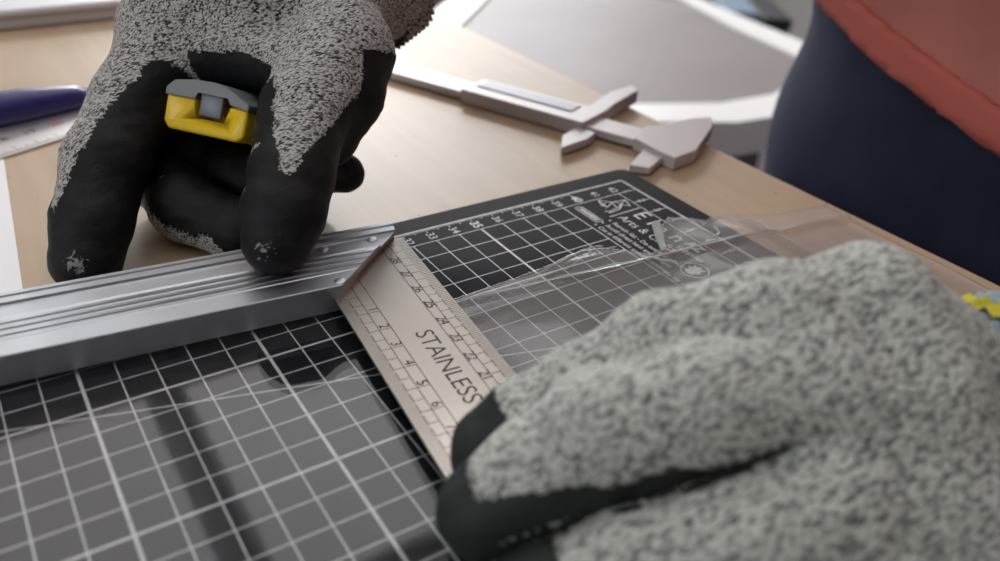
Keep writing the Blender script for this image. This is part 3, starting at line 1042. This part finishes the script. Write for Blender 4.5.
# cuff of the far glove, then the bare forearm
cA0 = atd(392, -14, 34.4); cA1 = atd(415, -70, 37.5)
elR = V((57, 15, 17)); shR = V((70, 13, 42))
elL = V((57, -27, 9)); shL = V((68, -27, 40))
dirA = (elR - atd(350, 20, 33)); dirA /= np.linalg.norm(dirA)
def ribbed(a, b, r0, r1, name, mat, parent, ribs=34, depth=.09, lens=26):
    a = Vector(a); b = Vector(b); t = (b - a); L = t.length; t.normalize()
    x = t.cross(Vector((0, 0, 1))).normalized(); y = t.cross(x)
    vs, fs = [], []
    n = ribs * 4
    for i in range(lens + 1):
        f = i / lens
        for k in range(n):
            an = k / n * math.tau
            rr_ = r0 + (r1 - r0) * f + depth * math.sin(an * ribs) + .05 * math.sin(f * 40 + math.sin(an * 3))
            if i == lens: rr_ -= .25
            v_ = a + t * (L * f) + (x * math.cos(an) * 1.0 + y * math.sin(an) * .9) * rr_
            vs.append((v_.x, v_.y, max(v_.z, .36)))
    for i in range(lens):
        for k in range(n):
            fs.append((i * n + k, i * n + (k + 1) % n, (i + 1) * n + (k + 1) % n, (i + 1) * n + k))
    return mesh_obj(name, vs, fs, mat, parent, smooth=True)


w0 = atd(360, 2, 35.2)
cA = ribbed(w0, w0 + dirA * 1.7, 2.55, 2.65, 'cuff', M['knit'], glA)

# near (left) hand
g_index = J((494, 452, 19.5, 1.05), (533, 421, 19.4, .98), (586, 388, 19.15, 1.03), (660, 347, 18.9, 1.12), (770, 326, 18.6, 1.45))
g_mid = J((490, 512, 18.1, 1.12), (533, 476, 18.0, 1.18), (602, 437, 17.7, 1.33), (700, 405, 17.6, 1.36), (800, 385, 17.8, 1.45))
g_ring = J((512, 612, 17.0, 1.0), (555, 602, 16.9, 1.08), (632, 576, 16.8, 1.22), (735, 546, 16.8, 1.27), (820, 510, 17.2, 1.4))
g_pink = J((560, 700, 16.6, .95), (640, 690, 16.3, 1.1), (740, 660, 16.3, 1.2), (840, 610, 16.8, 1.4))
g_thumb = J((660, 430, 20.6, 1.0), (740, 400, 20.6, 1.2), (840, 350, 20.6, 1.5))
palmB = [J((800, 332, 18.8, 1.5), (862, 318, 19.2, 1.6), (905, 352, 20.0, 1.6), (935, 410, 21.0, 1.85)),
         J((830, 400, 18.0, 1.5), (895, 400, 18.6, 1.7), (940, 430, 20.8, 1.8)),
         J((840, 500, 17.5, 1.4), (920, 500, 18.4, 1.8), (955, 470, 20.6, 1.9)),
         J((860, 600, 17.2, 1.4), (940, 580, 18.6, 1.8), (965, 500, 20.6, 1.9)),
         J((840, 350, 20.4, 1.5), (930, 380, 20.6, 1.7))]


def handB(p):
    pal = None
    for ch in palmB:
        d = chain_d(p, ch, .5); pal = d if pal is None else smin(pal, d, .8)
    T_ = None
    for ch, k in ((g_index, .45), (g_mid, .45), (g_ring, .4), (g_pink, .4), (g_thumb, .6)):
        d = smin(pal, chain_d(p, ch, .4), k)
        T_ = d if T_ is None else smin(T_, d, .08)
    return rest(p, T_ + wob(p, 2.2, 31) * .05 + wob(p, 5.5, 32) * .02, .30)


allp = np.array([q[0] for ch in [g_index, g_mid, g_ring, g_pink, g_thumb] + palmB for q in ch])
ptsB, qB = solid(handB, allp.min(0) - 2.8, allp.max(0) + 2.8, .11)
nB = grad(handB, ptsB, .08)
glB = mesh_obj('glove', ptsB, qB, M['knit2'], wk, smooth=True)
glB['label'] = 'pale grey heather knit glove resting on the blade'


def knitB(p, nrm):
    """coated: finger ends and the palm side"""
    b = None
    for ch, c0 in ((g_index, .85), (g_mid, .15), (g_ring, 1.3), (g_pink, .6)):
        tip = ch[0][0]; ax = ch[1][0] - ch[0][0]; ax = ax / np.linalg.norm(ax)
        ax2 = ch[3][0] - ch[0][0]; ax2 /= np.linalg.norm(ax2)
        s = (p - tip) @ ax2
        dd = chain_d(p, ch, .2)
        near = np.clip(dd * 3, 0, 5)
        e = s - c0
        # sides and belly of the finger stay coated further back
        side_ = nrm @ Vector((-.25, -.25, .93)).normalized()
        e = np.minimum(e * .9, (side_ - .12) * 2.2)
        e = np.where(dd < .35, e, 9)
        b = e if b is None else np.minimum(b, e)
    palm_ = (nrm @ Vector((0, 0, 1)) + .35) * 2.5
    b = np.minimum(b, chain_d(p, [(atd(470, 528, 16.8), .52), (atd(600, 500, 16.6), .36), (atd(700, 476, 16.7), .26), (atd(775, 456, 16.8), .12)], .01) * 2)
    return -np.minimum(b, palm_)


cen = ptsB[qB].mean(1)
kv = knitB(cen, nB[qB[:, 0]]) + wob(cen, 8, 41) * .05
pv, qv = keep_faces(ptsB + nB * .04, qB, kv > 0)
coatB = mesh_obj('coating', pv, qv, M['latex2'], glB, smooth=True)
coatB['label'] = 'dark coated fingertips and palm side of the glove'

wB = atd(940, 408, 20.6)
elL = V((61, -26, 4)); shL = V((69, -27, 40))
dirB = elL - wB; dirB /= np.linalg.norm(dirB)
ribbed(wB, wB + dirB * 2.6, 2.35, 2.75, 'cuff', M['cuffblue'], glB)
ribbed(wB + dirB * 1.0, wB + dirB * 1.6, 2.62, 2.72, 'cuff_hem', M['cuffyellow'], glB, lens=6)

# body: head, neck, torso, arms and legs as one surface
headc = V((52, -7, 66))
def body(p):
    d = chain_d(p, [(V((74, -7, 0)), 10.5), (V((71, -7, 18)), 11), (V((67, -7, 36)), 11.5)], 3)
    d = smin(d, cap_d(p, V((73, -14, 2)), V((74, 0, 2)), 8.5, 8.5), 3)
    d = smin(d, cap_d(p, V((69, -22, 40)), V((69, 8, 40)), 6.5, 6.5), 4)
    d = smin(d, cap_d(p, V((66, -7, 44)), V((57, -7, 58)), 6, 5.5), 3)
    h = np.linalg.norm((p - headc) * [1, 1.22, .82], axis=1) - 9.6
    h = smin(h, np.linalg.norm((p - headc - [-7, 0, -5]) * [1, 1.1, 1], axis=1) - 4.6, 3)
    h = smin(h, cap_d(p, headc + [-10, 0, 0], headc + [-12, 0, -3.2], .9, 1.4), 1.0)
    for s in (-1, 1):
        h = smin(h, np.linalg.norm((p - headc - [0, s * 8.2, -1]) * [.6, 1.6, .45], axis=1) - 1.7, .8)
    d = smin(d, h, 1.5)
    for sh, el, wr in ((shR, elR, w0 + dirA * 1.0), (shL, elL, wB + dirB * 1.0)):
        a = chain_d(p, [(sh, 5.6), (el, 4.2), (wr, 1.9)], 2)
        d = smin(d, a, 3)
    d = np.maximum(d, .05 - box_sd(p, W0, -80, EX, -60, 70, -8, .35))
    for s in (-1, 1):
        d = smin(d, chain_d(p, [(V((74, -7 + s * 9, -2)), 8.5), (V((74, -7 + s * 10, -45)), 6.2), (V((76, -7 + s * 10.5, -82)), 4.4)], 3), 3)
    return d


pb_, qb_ = solid(body, (28, -46, -88), (96, 32, 80), 1.0)
mesh_obj('body', pb_, qb_, M['skin'], wk, smooth=True)['label'] = 'bare forearm showing above the far glove'
for s in (-1, 1):
    c = headc + V((-8.4, s * 3.3, 1.0))
    bm = bmesh.new(); bmesh.ops.create_uvsphere(bm, u_segments=14, v_segments=10, radius=1.25)
    for v in bm.verts:
        v.co += Vector(c)
    bm_obj('eye', bm, M['paper'], wk, smooth=True)
    bm = bmesh.new(); bmesh.ops.create_uvsphere(bm, u_segments=12, v_segments=8, radius=.6)
    for v in bm.verts:
        v.co += Vector(c + V((-.85, 0, -.1)))
    bm_obj('pupil', bm, M['hair'], wk, smooth=True)
bm = bmesh.new(); tube(bm, [headc + V((-10.6, -2.3, -6.6)), headc + V((-11.4, 0, -6.5)), headc + V((-10.6, 2.3, -6.6))], [.3, .55, .3], 10)
bm_obj('mouth', bm, M['coral2'], wk, smooth=True)
def hair(p):
    h = np.linalg.norm((p - headc - [.8, 0, 1.0]) * [1, 1.18, .85], axis=1) - 10.2
    cut = -((p - headc) @ V((.75, 0, .66)) + 1.2)
    return np.maximum(h, cut) + wob(p, 3, 8) * .1
ph, qh = solid(hair, headc - 14, headc + 15, .6)
mesh_obj('hair', ph, qh, M['hair'], wk, smooth=True)


def hemz(p):
    return 2.6 + .26 * (p[:, 1] + 6)


def shirt_full(p, k=0.0):
    d = chain_d(p, [(V((73, -6, -4)), 14.2), (V((71, -6, 18)), 14.6), (V((67, -7, 35)), 14.2)], 4)
    d = smin(d, cap_d(p, V((68, -18, 0)), V((71, 2, 0)), 11.2, 11.0), 5)
    d = smin(d, cap_d(p, V((67, -16, 18)), V((69, 3, 18)), 12.5, 12.5), 5)
    d = smin(d, cap_d(p, V((69, -22, 40)), V((69, 8, 40)), 9, 9), 6)
    for sh, el in ((shR, elR), (shL, elL)):
        m_ = sh + (el - sh) * .62
        d = smin(d, cap_d(p, sh, m_, 7.6, 6.8), 3)
    return d + wob(p * [1, 1, .5], .45, 51) * .45 + k


def shirt(p):
    d = shirt_full(p)
    d = np.maximum(d, -shirt_full(p, 1.0))
    d = np.maximum(d, (hemz(p) - p[:, 2]) * .95)
    d = np.maximum(d, p[:, 2] - 50)
    for sh, el in ((shR, elR), (shL, elL)):
        ax = (el - sh) / np.linalg.norm(el - sh); L_ = np.linalg.norm(el - sh) * .62
        cut = (p - sh) @ ax - L_
        rad = np.linalg.norm((p - sh) - ((p - sh) @ ax)[:, None] * ax, axis=1)
        d = np.where(rad < 11, np.maximum(d, cut), d)
    return d


ps, qs = solid(shirt, (44, -50, -10), (96, 34, 56), .7)
mesh_obj('shirt', ps, qs, M['coral'], wk, smooth=True)
def hem(p):
    d = np.abs(shirt_full(p, -.1)) - .22
    return np.maximum(d, np.abs(p[:, 2] - hemz(p) - .9) - .9)
ph, qh = solid(hem, (50, -40, -12), (92, 26, 14), .4)
mesh_obj('shirt_hem', ph, qh, M['coral2'], wk, smooth=True)


def trousers(p):
    d = chain_d(p, [(V((74, -6, -8)), 13.6), (V((73.5, -6, 10)), 13.0)], 4)
    d = smin(d, cap_d(p, V((71, -17, -2)), V((72, 0.5, -2)), 11.6, 9.8), 5)
    d = smin(d, cap_d(p, V((71, -16, 10)), V((72, 1.5, 10)), 10.2, 10.2), 4)
    for s in (-1, 1):
        d = smin(d, chain_d(p, [(V((73, -7 + s * 8.6, -6)), 10.6), (V((74, -7 + s * 9.5, -45)), 8.4), (V((76, -7 + s * 10.5, -84)), 7.4)], 3), 2.5)
    d = d + wob(p * [1, 1, .6], .4, 61) * .5
    return np.maximum(np.maximum(d, p[:, 2] - 14), -86 - p[:, 2])


pt, qt = solid(trousers, (52, -40, -90), (96, 28, 18), .9)
mesh_obj('trousers', pt, qt, M['navy'], wk, smooth=True)
for s in (-1, 1):
    y = -7 + s * 10.5
    def shoe(p):
        d = chain_d(p, [(V((78, y, -84)), 5.0), (V((70, y, -85.5)), 4.4), (V((62, y, -86)), 3.8)], 2)
        return np.maximum(d, -89.9 - p[:, 2])
    a, b = solid(shoe, (54, y - 7, -92), (86, y + 7, -76), .7)
    mesh_obj('shoe', a, b, M['shoe'], wk, smooth=True)

# added luminous ceiling panels: fill light, and a bright reflection for the sheet
k = 0
for x0 in (-60, 60, 180):
    for y0 in (-110, 10, 130):
        k += 1
        where = ('left', 'middle', 'right')[(x0 + 60) // 120] + {-110: ' front', 10: ' centre', 130: ' rear'}[y0]
        cl = thing('ceiling_fill_panel', 'large square fill lamp panel added out of view above the bench, ' + where + ' one of nine', 'lamp', (x0 + 55, y0 + 55, 187), 'ceiling fill panels')
        boxo('housing', W0, (x0, x0 + 112, y0, y0 + 112, 187.4, 190), M['frame'], cl)
        boxo('diffuser', W0, (x0 + 3, x0 + 109, y0 + 3, y0 + 109, 187, 187.39), M['fillglow'], cl)

for o in bpy.data.objects:
    if '_o' in o:
        del o['_o']
